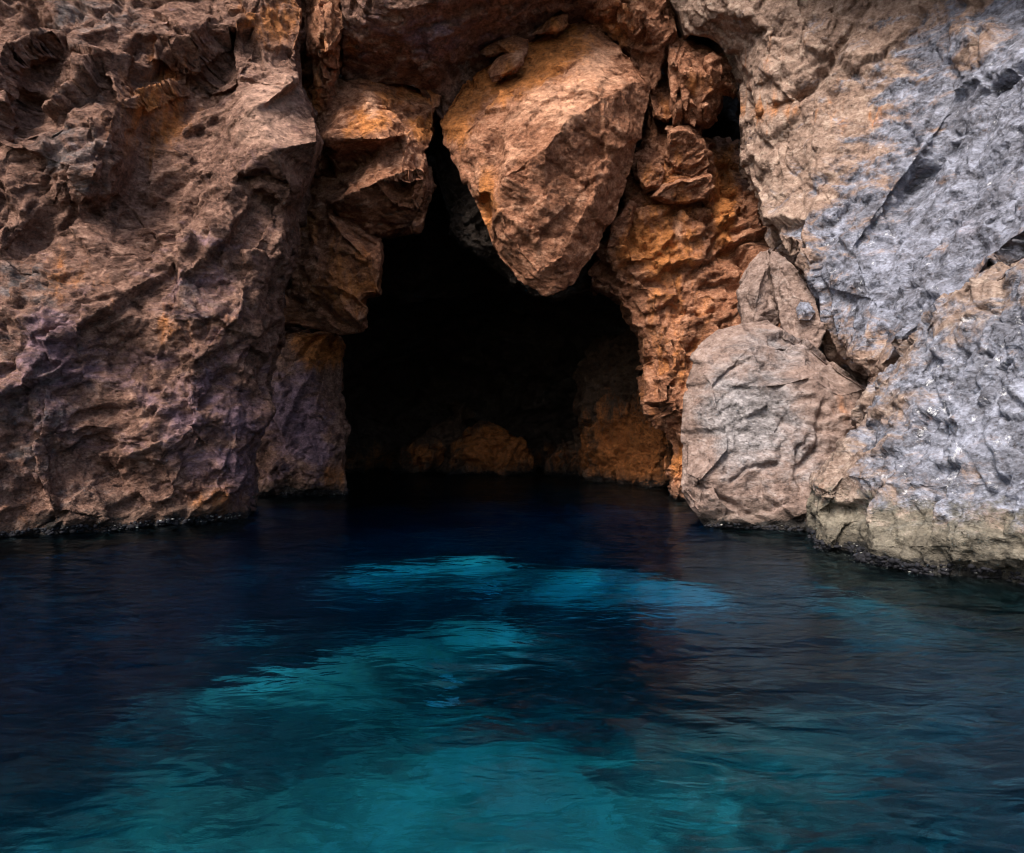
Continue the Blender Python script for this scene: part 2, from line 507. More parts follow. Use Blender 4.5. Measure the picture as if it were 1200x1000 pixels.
L.new(col, P.inputs['Base Color']); P.inputs['Roughness'].default_value = .9
L.new(b.bump(n2, .6, .3), P.inputs['Normal'])
sa = me.attributes.new('sand', 'FLOAT', 'POINT')
def g2(x, y, rx, ry): return np.exp(-((V[:, 0] - x) / rx) ** 2 - ((V[:, 1] - y) / ry) ** 2)
sand = .21 + .44 * g2(.8, 8.0, 5.2, 3.2) + .12 * g2(-2.5, 6.0, 3, 1.2) + .35 * g2(8, 15, 3, 4) - .35 * g2(1.6, 11.2, 1.4, 1.2) - .22 * g2(-7, 8, 2.5, 3)
for x, y, rx, ry, w in PATCH: sand = sand + .85 * w * g2(x, y, rx, ry)
sa.data.foreach_set('value', sand.astype(np.float32))
link('seabed', me, m, kind='structure')

# water: one closed body with a rippled top
xs = np.concatenate([np.linspace(-44, -15, 60)[:-1], np.linspace(-15, 15, 400), np.linspace(15, 44, 60)[1:]])
ys = np.concatenate([np.linspace(-24, 3, 60)[:-1], np.linspace(3, 16, 240)[:-1], np.linspace(16, 30, 140)[:-1], np.linspace(30, 49, 70)])
X, Y = np.meshgrid(xs, ys)
V = np.stack([X.ravel(), Y.ravel(), np.zeros(X.size)], 1).astype(np.float32)
nx, ny = len(xs), len(ys)
calm = 1 - .55 * sstep(14, 28, V[:, 1])
wp = V + .5 * np.stack([perlin(V * .4, 75), perlin(V * .4 + 9, 76), np.zeros(len(V))], 1)
gust = .35 + 1.3 * np.clip(perlin(V * .21, 74) + .45, 0, 1)
z = .050 * perlin(wp * np.array([.30, .55, 1]) + 5, 71) + .034 * perlin(wp * np.array([.95, 1.35, 1]) + 9, 72) \
    + .015 * perlin(wp * np.array([2.2, 3.3, 1]) + 2, 73) * gust
V[:, 2] = z * calm
i = np.arange(nx * ny).reshape(ny, nx)
q = np.stack([i[:-1, :-1], i[:-1, 1:], i[1:, 1:], i[1:, :-1]], -1).reshape(-1, 4)
rim = np.concatenate([i[0, :-1], i[:-1, -1], i[-1, :0:-1], i[:0:-1, 0]])
low = V[rim].copy(); low[:, 2] = -9.5
nV = len(V)
V = np.concatenate([V, low, [[0, 12, -9.5]]])
k = np.arange(len(rim)); k2 = (k + 1) % len(rim)
side = np.stack([rim[k2], rim[k], nV + k, nV + k2], -1)
me = bpy.data.meshes.new('water')
bm = bmesh.new()
bmv = [bm.verts.new(v) for v in V.tolist()]
for fc in q.tolist(): bm.faces.new([bmv[j] for j in fc]).smooth = True
for fc in side.tolist(): bm.faces.new([bmv[j] for j in fc])
for a_, b_ in zip((nV + k2).tolist(), (nV + k).tolist()): bm.faces.new((bmv[a_], bmv[b_], bmv[-1]))
bm.to_mesh(me); bm.free()
m, nt, N, L, P = new_mat('sea_water')
b = NB(nt)
N.remove(P)
out = N['Material Output']
rf_ = N.new('ShaderNodeBsdfRefraction'); rf_.inputs['Roughness'].default_value = 0.0; rf_.inputs['IOR'].default_value = 1.333
gs = N.new('ShaderNodeBsdfGlossy'); gs.inputs['Roughness'].default_value = 0.0; gs.inputs['Color'].default_value = (.64, .86, 1.0, 1)
fr = N.new('ShaderNodeFresnel'); fr.inputs['IOR'].default_value = 1.333
mx = N.new('ShaderNodeMixShader')
L.new(b.math('MULTIPLY', fr.outputs[0], .55), mx.inputs[0]); L.new(rf_.outputs[0], mx.inputs[1]); L.new(gs.outputs[0], mx.inputs[2])
pos = N.new('ShaderNodeNewGeometry').outputs['Position']
w1 = b.noise(b.mapping(pos, (1.2, 2.3, 1), (0, 0, .12)), 1.7, 2, .5, .4)
w2 = b.noise(b.mapping(pos, (1.2, 2.0, 1), (0, 0, -.35)), 5.5, 4, .6, .3)
hh = b.math('ADD', w1, b.math('MULTIPLY', w2, .12))
bp = b.bump(hh, .8, .045)
for nd in (rf_, gs, fr): L.new(bp, nd.inputs['Normal'])
L.new(mx.outputs[0], out.inputs['Surface'])
va = N.new('ShaderNodeVolumeAbsorption')
va.inputs['Color'].default_value = (.05, .79, .93, 1)
va.inputs['Density'].default_value = .6
L.new(va.outputs[0], out.inputs['Volume'])
link('water', me, m, kind='structure')

# ------------------------------------------------------------------ the cave chamber and cliff behind the loose masses
def cave_mesh():
    rings = [  # y, cx, cz, rx, rz
        (27.5, 0, 6, 60, 42), (29.0, 0, 6, 26, 26), (29.8, -.4, 4, 12, 13.6), (30.2, -.4, 3.2, 8.6, 11.6), (32, -.6, 2.6, 8.6, 8.6),
        (35, -1.2, 2.2, 8.2, 6.8), (38.5, -1.8, 2.0, 7.6, 6.2), (42, -2.0, 1.6, 7.0, 5.2), (44.5, -2.0, 1.2, 5.4, 4.2),
        (46, -2.0, .8, 2.8, 2.6), (46.4, -2.0, .6, .3, .3)]
    na, sub = 240, 14
    V = []
    for k in range(len(rings) - 1):
        A, B = np.array(rings[k]), np.array(rings[k + 1])
        for s in range(sub):
            V.append(A + (B - A) * s / sub)
    V.append(np.array(rings[-1]))
    R = np.array(V)
    t = np.linspace(0, 2 * np.pi, na, endpoint=False)
    ct, st = np.cos(t), np.sin(t)
    e = .8
    ux = np.sign(ct) * np.abs(ct) ** e; uz = np.sign(st) * np.abs(st) ** e
    X = R[:, 1:2] + R[:, 3:4] * ux; Z = R[:, 2:3] + R[:, 4:5] * uz
    Z = np.maximum(Z, -7.5)
    Y = np.repeat(R[:, 0:1], na, 1)
    V = np.stack([X, Y, Z], -1).reshape(-1, 3).astype(np.float32)
    i = np.arange(len(V)).reshape(len(R), na)
    j = np.roll(i, -1, 1)
    q = np.stack([i[:-1], j[:-1], j[1:], i[1:]], -1).reshape(-1, 4)
    me = quad_mesh('cave_chamber', V, q)
    return me
me = cave_mesh()
weather(me, amp=1.5, sizes=(2.4, 1.0, .5), bed=(30, 20), seed=77)
V = get_v(me)
a = me.attributes.new('tint', 'FLOAT_COLOR', 'POINT')
T = np.zeros((len(V), 4), np.float32); T[:, 0] = .55 * sstep(2.6, .3, V[:, 2])  # warm light near the water painted into the lower cave
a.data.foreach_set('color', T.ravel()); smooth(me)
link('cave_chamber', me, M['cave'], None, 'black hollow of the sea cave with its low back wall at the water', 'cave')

# the cliff going on above the picture
def upper(name, pts, parent):
    me = remesh(cage(pts[0], pts[1], 3.0), .16, 2)
    weather(me, amp=1.2, seed=91); paint(me, pts[2]); smooth(me)
    return link(name, me, M[pts[3]], parent)

# ------------------------------------------------------------------ rock masses
B = [(-330, -160, 17.6), (0, -160, 21.5), (200, -160, 23), (345, -160, 24), (352, -40, 23.6), (356, 20, 23.2), (350, 60, 22.6),
     (352, 100, 22.3), (368, 130, 22), (382, 168, 21.6), (366, 208, 22), (352, 245, 22.5), (351, 300, 22.6), (332, 340, 22.6),
     (329, 400, 22.4), (319, 440, 22.3), (319, 480, 22.2), (301, 515, 22.4), (301, 560, 22.2), (296, 608, 22.0), (293, 640, 22.0),
     (285, 820, 22), (0, 880, 18), (-330, 960, 15)]
I = [(0, 632, 17.7), (150, 618, 19.4), (280, 605, 21.3), (-260, 600, 15.6), (-260, 300, 16.5), (-260, 50, 18),
     (-120, 500, 16.6), (-120, 300, 17.6), (-120, 100, 18.9), (0, 450, 17.8), (0, 300, 18.6), (0, 160, 18.7), (12, 65, 19.2), (0, 0, 20.5), (38, 75, 20.3), (30, 130, 20.0),
     (70, 40, 20.0), (100, 80, 19.5), (145, 75, 19.9), (60, 140, 18.9), (100, 130, 19.1), (152, 120, 19.8), (80, 190, 18.7),
     (112, 205, 19.0), (90, 255, 19.7), (55, 235, 19.3), (150, 235, 20.6), (190, 240, 20.9), (165, 60, 20.9), (180, 150, 20.9),
     (220, 190, 20.9), (230, 90, 21.5), (215, 60, 20.5), (200, 10, 21.0), (255, 75, 21.9), (275, 20, 21.6), (310, 30, 22.2),
     (275, 80, 21.3), (300, 130, 20.5), (345, 95, 21.1), (374, 165, 20.9), (345, 225, 21.1), (280, 200, 20.6), (320, 175, 20.2),
     (290, 222, 21.0), (330, 245, 21.5), (250, 260, 20.3), (310, 280, 21.1), (335, 300, 21.8), (200, 290, 19.8), (130, 300, 19.4),
     (60, 320, 18.8), (40, 280, 19.3), (100, 360, 18.7), (200, 370, 19.2), (280, 370, 20.3), (310, 380, 21.3), (290, 420, 21.1),
     (230, 430, 19.7), (150, 430, 19.2), (60, 440, 18.4), (50, 520, 18.1), (110, 500, 19.1), (112, 550, 19.7), (170, 520, 19.1),
     (230, 500, 19.6), (285, 500, 20.8), (280, 560, 20.9), (200, 580, 19.8), (60, 590, 18.2), (115, 600, 18.8)]
left_cliff = rock('cliff', B, I, 'left', 'massive brown and purple cliff with a pale jutting nose beside the cave mouth', 'cliff', back=3.6, seed=11, bed=(40, 10), amp=.8, voxel=.052, sm=1, calm=[(318, 150, 62, 85, .72)],
    carve=[([(95, 565), (60, 612), (40, 640)], 4, .25), ([(250, 470), (290, 420), (330, 385)], 7, .3), ([(20, 0), (60, 40), (85, 0)], 6, .3),
           ([(270, 215), (310, 208), (345, 225)], 5, .3), ([(110, 540), (150, 580)], 5, .2), ([(215, 545), (190, 570), (240, 590), (270, 575)], 4, .2)],
    spots=[('O', 185, 130, 60, 80, .55), ('O', 330, 25, 60, 40, .5), ('O', 70, 330, 60, 40, .35), ('O', 260, 590, 70, 25, .4), ('O', 40, 600, 60, 30, .15), ('O', 220, 380, 80, 40, .3),
           ('P', 250, 480, 100, 80, .45), ('P', 60, 430, 60, 70, .6), ('P', 230, 330, 70, 60, .3), ('P', 280, 560, 40, 40, .4),
           ('G', 90, 180, 45, 70, .42), ('G', 30, 340, 50, 40, .42), ('G', 110, 20, 70, 40, .4), ('G', 60, 500, 110, 110, .35), ('G', 240, 350, 40, 40, .25),
           ('W', 320, 135, 50, 75, .9), ('W', 100, 100, 50, 40, .25), ('W', 280, 360, 40, 50, .2)])
upper('upper_face', ([(-600, -900, 16), (345, -900, 22), (345, -150, 24), (200, -150, 23.2), (0, -150, 21.8), (-330, -150, 17.8), (-600, -150, 15)],
                     [(0, -500, 19.5), (200, -500, 21.5), (-300, -500, 16.5)], (.1, .1, .1, .2), 'left'), left_cliff)

B = [(330, -160, 25), (404, -160, 24.5), (408, -60, 24.3), (405, 0, 24), (409, 30, 24), (403, 70, 24.4), (398, 95, 24.8), (405, 110, 25.2),
     (392, 150, 25.3), (382, 190, 25.6), (352, 240, 26), (325, 240, 26.5), (330, 60, 26)]
I = [(375, 20, 23.3), (385, 60, 23.5), (368, 72, 24.2), (375, 105, 24.2), (365, 140, 25), (372, 160, 25)]
rock('rock_rib', B, I, 'mid', 'narrow fractured rock rib squeezed between the pale nose and the dark ceiling cleft', 'rock', seed=13, bed=(-60, 0), amp=.8,
     spots=[('O', 355, 110, 25, 40, .6), ('O', 390, 40, 20, 50, .3)])

B = [(330, 110, 26.5), (396, 90, 26.0), (420, 86, 26.2), (470, 92, 26.6), (518, 112, 26.8), (509, 165, 26.1), (500, 180, 25.6), (507, 205, 25.3),
     (511, 225, 25.2), (500, 252, 25.5), (493, 273, 26), (470, 276, 26.2), (445, 280, 26.3), (400, 260, 26), (375, 248, 26), (342, 242, 26.5)]
I = [(450, 163, 23.8), (422, 110, 25.1), (440, 135, 24.5), (383, 163, 24.1), (400, 130, 24.8), (362, 160, 25.4), (444, 174, 24.8), (402, 205, 25.9), (368, 231, 26.3),
     (480, 158, 24.9), (470, 125, 25.6), (497, 203, 24.2), (470, 208, 24.1), (440, 213, 24.1), (392, 236, 24.9), (470, 216, 24.9), (420, 242, 25.0),
     (460, 237, 24.7), (488, 240, 24.7), (480, 262, 25.5), (430, 262, 25.7), (495, 130, 26.0)]
rock('wedge_rock', B, I, 'mid', 'angular wedge of russet rock with a dark slanting underside above the stepped ledge', 'rock', seed=15, bed=(40, 0), amp=.5, sm=1, voxel=.045, sizes=(1.3, .6, .3),
     ridges=[(19, 16), (16, 18), (18, 17), (22, 23), (23, 24), (27, 28), (28, 29), (29, 30)],
     spots=[('O', 430, 145, 30, 20, .8), ('O', 500, 150, 25, 18, .9), ('O', 480, 110, 50, 15, .6), ('W', 435, 125, 10, 20, .8), ('W', 475, 175, 20, 25, .4), ('W', 420, 205, 30, 15, .3), ('G', 480, 262, 30, 12, .4)])

B = [(330, 215, 26.6), (385, 226, 26.2), (420, 262, 25.8), (447, 280, 25.8), (453, 300, 25.8), (447, 347, 25.8), (430, 350, 25.8), (431, 385, 26),
     (400, 392, 26.9), (312, 380, 27.3), (314, 335, 26.8), (326, 290, 26.6)]
I = [(385, 250, 25.0), (362, 262, 25.9), (400, 272, 25.0), (432, 300, 24.9), (380, 310, 25.0), (345, 320, 25.5), (352, 340, 25.5), (400, 345, 25.1),
     (425, 370, 25.2), (385, 368, 26.3), (410, 325, 25.3)]
rock('ledge_rock', B, I, 'mid', 'stepped orange brown ledge overhanging the dim inner pillar', 'rock', seed=17, bed=(-30, 0), amp=.5, sm=2,
     spots=[('O', 410, 330, 50, 50, .6), ('O', 360, 260, 30, 20, .4)])

B = [(290, 372, 29), (330, 380, 28.8), (365, 388, 28.6), (400, 392, 29), (407, 405, 29.2), (402, 425, 29.2), (402, 455, 29), (409, 490, 29),
     (411, 505, 29), (404, 535, 29), (405, 560, 29.2), (405, 580, 29.3), (405, 640, 29.3), (400, 740, 29.3), (260, 740, 28), (270, 500, 28.5)]
I = [(350, 420, 28.2), (370, 480, 28.1), (340, 500, 28.3), (385, 430, 28.4), (390, 500, 28.3), (380, 550, 28.5), (340, 560, 28.5), (310, 540, 28.6), (350, 583, 28.9)]
pillar = rock('rock_pillar', B, I, 'left', 'dim purple pillar standing in the water under the stepped orange ledge', 'rock', seed=19, bed=(60, 0), amp=.55,
     spots=[('O', 375, 410, 40, 25, .9), ('O', 390, 560, 25, 30, .5), ('P', 345, 490, 40, 60, .75), ('P', 370, 530, 20, 30, .4)])

B = [(385, -160, 22.5), (725, -160, 22.5), (708, -60, 24.4), (700, 2, 25.4), (680, 36, 26.7), (650, 48, 26.9), (630, 60, 27.0), (610, 70, 27.0),
     (590, 82, 27.0), (570, 94, 27.0), (546, 114, 27.0), (522, 150, 27.0), (490, 112, 26.4), (460, 104, 26.2), (430, 103, 26.5), (400, 100, 26.4),
     (398, 60, 25), (402, 20, 24.2), (396, -60, 23.2)]
I = [(450, -60, 22.4), (550, -80, 22.2), (640, -60, 23), (430, 20, 23.6), (480, 10, 23.3), (540, 0, 23.5), (600, -5, 24), (650, -20, 24.4),
     (420, 60, 24.8), (470, 60, 24.6), (520, 50, 24.9), (560, 35, 25.2), (545, 70, 26.0), (585, 48, 26.0), (625, 28, 25.9), (520, 100, 26.3), (500, 92, 25.8), (450, 86, 25.9), (412, 82, 25.8)]
over = rock('overhang_rock', B, I, 'left', 'dark brown overhanging ceiling slab with diagonal grain above the hanging boulder', 'rock', back=4, seed=21, bed=(-32, 0), amp=.6, stretch=3.0,
     spots=[('O', 412, 55, 12, 16, .5), ('P', 500, 40, 120, 50, .35)])
for k, (pts, dd) in enumerate([([(560, 62), (578, 48), (600, 40), (620, 46), (618, 66), (606, 76), (590, 62), (572, 68)], 25.75),
                               ([(622, 42), (640, 24), (664, 14), (666, 30), (652, 42), (636, 40)], 25.7)]):
    cx = sum(p[0] for p in pts) / len(pts); cyy = sum(p[1] for p in pts) / len(pts)
    rock('rock_tongue', [(x, y, dd + .2) for x, y in pts], [(cx, cyy, dd - .15)], 'mid', back=1.0, voxel=.04, amp=.3, sizes=(.6, .3, .2), seed=160 + k, parent=over, spots=[('O', cx, cyy, 30, 20, .5)])
upper('upper_face', ([(335, -900, 22), (790, -900, 22), (790, -150, 24.2), (720, -150, 22.8), (390, -150, 22.7), (335, -150, 24)],
                     [(560, -500, 21.5)], (.2, 0, 0, .1), 'mid'), over)

B = [(511, 142, 26.4), (530, 112, 26.5), (556, 80, 26.5), (600, 52, 26.6), (645, 28, 26.6), (694, 18, 26.4), (735, 58, 25.6), (766, 95, 25.2),
     (757, 140, 25.4), (747, 190, 25.6), (727, 240, 25.5), (707, 290, 25.4), (672, 336, 25.3), (640, 348, 25.2), (612, 337, 25.2), (582, 302, 25.3),
     (567, 266, 25.3), (556, 240, 25.5), (537, 203, 25.8), (517, 172, 26.1)]
I = [(745, 92, 24.6), (692, 122, 23.5), (664, 138, 23.3), (640, 172, 23.15), (600, 190, 23.7), (578, 182, 24.3), (580, 232, 24.1), (590, 275, 24.1),
     (556, 172, 24.8), (560, 225, 24.7), (540, 150, 25.3), (590, 110, 25.2), (640, 80, 25.0), (690, 60, 25.0), (720, 90, 24.6), (620, 150, 24.0),
     (720, 180, 24.5), (690, 240, 24.3), (660, 300, 24.3), (630, 320, 24.5), (640, 240, 23.8), (680, 180, 23.9), (590, 205, 23.6), (568, 195, 24.7), (570, 240, 24.7)]
hang = rock('hanging_boulder', B, I, 'mid', 'huge wedge shaped boulder hanging point down in the cave mouth, orange stained top', 'boulder', back=2.2, shrink=.8, seed=23, bed=(-35, 0), amp=.36, sm=1, voxel=.045, stretch=2.6, fine=1.7,
     ridges=[(7, 20), (20, 21), (21, 22), (22, 23), (23, 42), (42, 26), (26, 27)],
     carve=[([(578, 160), (574, 215), (563, 255)], 9, .5), ([(590, 85), (605, 82), (617, 72)], 3, .12), ([(690, 60), (715, 85), (740, 70)], 3, .08), ([(620, 58), (640, 100), (690, 118)], 3, .09), ([(650, 190), (690, 215), (735, 205)], 3.5, .12), ([(600, 290), (650, 270), (690, 285)], 3.5, .12), ([(535, 150), (560, 175), (555, 215)], 3, .1)],
     spots=[('O', 560, 90, 70, 30, 1.0), ('O', 640, 50, 55, 28, 1.0), ('O', 530, 140, 26, 34, .9), ('O', 620, 70, 60, 30, .4), ('O', 570, 230, 12, 40, .7),
            ('W', 640, 125, 55, 30, .6), ('W', 700, 80, 40, 35, .6), ('W', 660, 120, 22, 16, 1.0), ('W', 560, 190, 25, 50, .35), ('W', 600, 180, 20, 30, .5)])
rock('rock_flake', [(570, 84, 25.9), (580, 68, 25.7), (600, 56, 25.7), (615, 58, 25.5), (616, 72, 25.3), (604, 84, 25.2), (588, 90, 25.3), (574, 96, 25.5)],
     [(594, 74, 25.3)], 'mid', back=.5, voxel=.035, amp=.25, seed=24, parent=hang, spots=[('O', 590, 80, 20, 20, .5), ('W', 608, 66, 12, 14, .6)])

B = [(684, -160, 24.5), (778, -160, 24), (784, -40, 24.6), (788, 10, 25), (792, 45, 25.6), (778, 72, 26), (768, 112, 26.3), (750, 92, 26.1),
     (735, 72, 26.1), (715, 52, 26.1), (694, 36, 26.4), (670, 22, 26.4), (688, -60, 24.8)]
I = [(730, -40, 24.2), (725, 10, 24.6), (755, 20, 24.4), (765, 50, 25.2), (742, 42, 25.1), (772, 5, 24.8)]
rock('capstone_rock', B, I, 'mid', 'fractured capstone wedged over the shoulder of the hanging boulder', 'rock', seed=25, bed=(50, 0), amp=.6,
     spots=[('O', 720, 30, 30, 30, .5), ('W', 745, 10, 25, 25, .4)], carve=[([(740, -10), (752, 40), (745, 70)], 4, .25), ([(700, 15), (740, 5)], 4, .2)])

# jagged cluster right of the boulder
jag = rock('jagged_rock', [(778, 50, 26.6), (800, 44, 26.4), (832, 58, 26.2), (856, 80, 26.1), (868, 104, 26.0), (863, 114, 26.0), (846, 110, 26.2), (843, 128, 26.4),
      (830, 148, 26.6), (812, 152, 26.7), (796, 146, 26.8), (780, 120, 27)],
     [(800, 80, 25.5), (822, 85, 25.3), (845, 98, 25.4), (825, 115, 25.6), (815, 140, 26.0), (800, 120, 26.0)], 'mid',
     'jagged cluster of broken shards beside a small black hole', 'rock', back=1.4, seed=27, bed=(-70, 0), amp=.6, sizes=(.9, .45, .22), stretch=2.5,
     spots=[('O', 815, 100, 40, 20, .4), ('W', 862, 100, 7, 9, 1.0)])
for k, (x, y, w, h, dd) in enumerate([(790, 78, 7, 46, 25.6), (803, 92, 6, 40, 25.3), (812, 124, 8, 26, 25.6), (794, 128, 8, 24, 26.0), (828, 126, 9, 20, 25.7), (836, 82, 12, 22, 25.2)]):
    rock('shard', [(x - w, y - h * .7, dd + .3), (x, y - h, dd + .3), (x + w, y - h * .6, dd + .3), (x + w * 1.1, y + h * .2, dd + .3), (x + w * .3, y + h, dd + .4), (x - w * .6, y + h * .8, dd + .4), (x - w * 1.1, y, dd + .3)],
         [(x - w * .1, y - h * .1, dd - .15)], 'mid', back=.7, voxel=.04, amp=.3, sizes=(.7, .35, .2), seed=120 + k, parent=jag, spots=[('W', x, y, 6, 12, .4)])

B = [(735, 240, 27.2), (745, 180, 27.4), (757, 110, 27.2), (785, 90, 27.4), (800, 140, 27.1), (820, 150, 27), (838, 165, 27.2), (846, 172, 28.6), (868, 165, 29),
     (905, 200, 28.5), (930, 300, 26.5), (930, 450, 25.5), (905, 620, 25.5), (900, 760, 26), (790, 760, 27), (788, 600, 27.2), (784, 560, 27),
     (791, 530, 27), (772, 508, 27), (758, 490, 27.2), (749, 430, 27.3), (742, 395, 27.3), (733, 370, 27.4), (710, 350, 27.5), (690, 338, 27.8),
     (688, 318, 27.5), (700, 300, 27.4), (712, 280, 27.2)]
I = [(770, 165, 26.7), (800, 160, 26.4), (832, 178, 26.6), (800, 205, 26.4), (760, 195, 26.8), (834, 212, 26.6), (800, 246, 27.1), (836, 244, 27.0), (750, 240, 27.1),
     (724, 285, 26.4), (730, 300, 26.4), (748, 290, 27.1), (770, 300, 26.6), (790, 270, 26.6), (826, 290, 26.6), (852, 220, 27.9), (862, 280, 27.1), (870, 340, 26.3),
     (760, 340, 26.4), (800, 340, 26.1), (840, 340, 26.2), (770, 380, 26.4), (790, 420, 25.8), (770, 450, 26.1), (820, 390, 26), (775, 485, 26.0),
     (800, 500, 25.9), (797, 560, 26.5), (850, 500, 25.6), (720, 340, 27.0)]
pil = rock('rock_buttress', B, I, 'mid', 'rust coloured blocky buttress of the cave mouth behind the rounded boulder', 'rock', seed=29, bed=(20, 0), amp=1.0, sizes=(1.5, .7, .32),
     carve=[([(840, 175), (843, 225), (838, 260)], 6, .35), ([(790, 400), (812, 440), (775, 500)], 3, .15), ([(735, 325), (790, 330), (830, 350)], 4, .2)],
     spots=[('O', 850, 230, 14, 60, 1.0), ('O', 740, 280, 25, 35, .8), ('O', 790, 290, 40, 60, .55), ('O', 780, 200, 40, 40, .5), ('O', 795, 540, 20, 25, .6), ('W', 795, 265, 8, 25, .6), ('O', 790, 420, 60, 80, .35)])
for k, (pts, dd) in enumerate([
        ([(782, 150), (800, 146), (816, 152), (830, 176), (834, 196), (812, 208), (790, 204), (778, 188), (777, 168)], 26.2),
        ([(742, 182), (758, 172), (774, 178), (780, 200), (774, 222), (756, 226), (742, 208)], 26.4),
        ([(776, 216), (800, 208), (834, 204), (838, 218), (826, 234), (800, 242), (778, 238), (758, 232)], 26.3),
        ([(758, 108), (776, 88), (790, 110), (796, 138), (782, 146), (764, 140)], 26.7),
        ([(716, 262), (738, 232), (746, 238), (738, 275), (728, 300), (712, 308), (706, 296)], 26.5)]):
    cx = sum(p[0] for p in pts) / len(pts); cyy = sum(p[1] for p in pts) / len(pts)
    rock('rock_block', [(x, y, dd + .25) for x, y in pts], [(cx + (x - cx) * .8, cyy + (y - cyy) * .8, dd - .12 - .012 * (y - cyy) * (1 if k % 2 else -1) + .006 * (x - cx)) for x, y in pts], 'mid', back=1.0, voxel=.04, sm=1,
         amp=.5, sizes=(.8, .4, .2), seed=140 + k, parent=pil, spots=[('O', cx, cyy + 8, 20, 20, .45)])

B = [(755, -160, 23.5), (1480, -160, 14), (1480, 110, 12.6), (1330, 230, 13.2), (1200, 312, 14.5), (1150, 352, 15.4), (1105, 380, 16.3), (1062, 405, 17),
     (1034, 460, 18.3), (1010, 452, 18.7), (974, 418, 19.6), (962, 388, 20.2), (955, 350, 20.8), (938, 322, 21.4), (905, 292, 22.2), (899, 268, 23), (889, 235, 24),
     (877, 210, 24.6), (869, 190, 24.8), (868, 130, 25), (866, 95, 25.2), (855, 72, 25.3), (830, 52, 25.5), (800, 44, 25.7), (784, 12, 25.5), (775, -60, 24.6)]
I = [(850, -60, 23.4), (850, 15, 24.0), (900, 30, 23.2), (895, 90, 23.5), (890, 122, 24.0), (960, 60, 22.4), (950, 140, 22.5), (900, 180, 23.7), (930, 208, 22.8),
     (910, 250, 23.0), (928, 282, 21.5), (960, 207, 21.7), (1000, 290, 20), (960, 330, 20.3), (1050, 217, 20.2), (1074, 224, 20.5), (1060, 245, 20.4), (1040, 300, 19.4),
     (1020, 350, 18.9), (1000, 420, 18.8), (1050, 360, 18.3), (1100, 250, 18.8), (1130, 262, 17.3), (1100, 320, 17.6), (1105, 290, 17.8), (1150, 280, 16.8), (1180, 200, 17.3), (1200, 280, 14.9),
     (1120, 120, 19.7), (1030, 100, 21.4), (1100, 0, 20.6), (1000, 0, 22), (1200, 0, 18.4), (1200, 100, 17.6), (1330, 0, 15.6), (1330, 130, 14.0), (1190, 250, 15.8), (1140, 350, 16.4)]
rc = rock('cliff', B, I, 'right', 'pale blue grey limestone cliff with diagonal cracks over the rounded boulder', 'cliff', back=3.6, seed=31, bed=(-48, 0), amp=.72, sizes=(1.7, .7, .3), voxel=.052, stretch=2.4,
     carve=[([(868, 120), (890, 132), (925, 118), (960, 85), (985, 50), (1010, 10)], 5, .4), ([(1078, 220), (1110, 165), (1150, 110), (1210, 60)], 4, .35),
            ([(1050, 225), (1048, 270), (1040, 320)], 3, .25), ([(960, 208), (1010, 205), (1055, 215)], 4, .25), ([(1010, 440), (1025, 380), (1060, 310)], 4, .25),
            ([(1100, 240), (1150, 200), (1220, 140)], 3, .18), ([(890, 160), (930, 210), (990, 240)], 3, .15),
            ([(1160, 290), (1190, 230), (1220, 190)], 3, .2), ([(880, 40), (930, 30), (1000, 60)], 3, .15)],
     spots=[('G', 1000, 300, 80, 90, .75), ('G', 1180, 150, 110, 150, .7), ('G', 1080, 360, 80, 60, .7), ('G', 1120, 250, 80, 80, .6), ('G', 1050, 130, 60, 60, .35), ('G', 1300, 100, 150, 200, .9),
            ('O', 900, 90, 50, 60, .3), ('O', 895, 130, 40, 14, .3), ('O', 1000, 130, 60, 40, .25), ('O', 1130, 265, 25, 20, .45), ('O', 1030, 140, 50, 14, .1), ('O', 1175, 310, 30, 20, .4),
            ('W', 900, 240, 40, 50, .4), ('W', 1000, 100, 50, 50, .25)])
upper('upper_face', ([(775, -900, 21), (1900, -900, 11), (1900, -150, 11), (1480, -150, 14.2), (755, -150, 23.7)], [(1100, -500, 18.5), (1400, -500, 14.5)], (.05, .55, 0, .2), 'right'), rc)

# wedged stones under the grey cliff
rock('wedged_stone', [(872, 405, 22.6), (862, 340, 22.8), (880, 308, 22.9), (904, 288, 23), (912, 320, 22.7), (915, 378, 22.4), (892, 405, 22.4)],
     [(888, 340, 22.0), (898, 315, 22.2), (885, 362, 22.1)], 'boulder', 'upright pinkish stone wedged above the rounded boulder beside the rusty buttress', 'rock', back=1.6, shrink=.9, voxel=.045, seed=33, amp=.4, sizes=(1, .5, .25), spots=[('G', 885, 345, 20, 30, .3)])
st2 = rock('wedged_stone', [(900, 288, 22.5), (940, 318, 22.0), (958, 350, 21.4), (968, 388, 20.9), (955, 420, 20.9), (920, 405, 21.6), (904, 345, 22.2)],
     [(930, 340, 21.5), (945, 375, 21.0), (915, 315, 21.9)], 'boulder', 'slanting russet slab wedged beneath the grey cliff edge with a small pale stone', 'rock', back=1.6, shrink=.9, voxel=.045, seed=34, amp=.4, sizes=(1, .5, .25), spots=[('P', 930, 340, 25, 30, .3)])
rock('pale_knob', [(929, 362, 21.2), (936, 350, 21.2), (950, 352, 21.0), (959, 366, 20.8), (950, 378, 20.8), (934, 377, 21.0)], [(944, 364, 20.6)], 'right', back=.5, voxel=.035,
     seed=35, amp=.15, base=(0, .55, 0, .1), parent=st2)

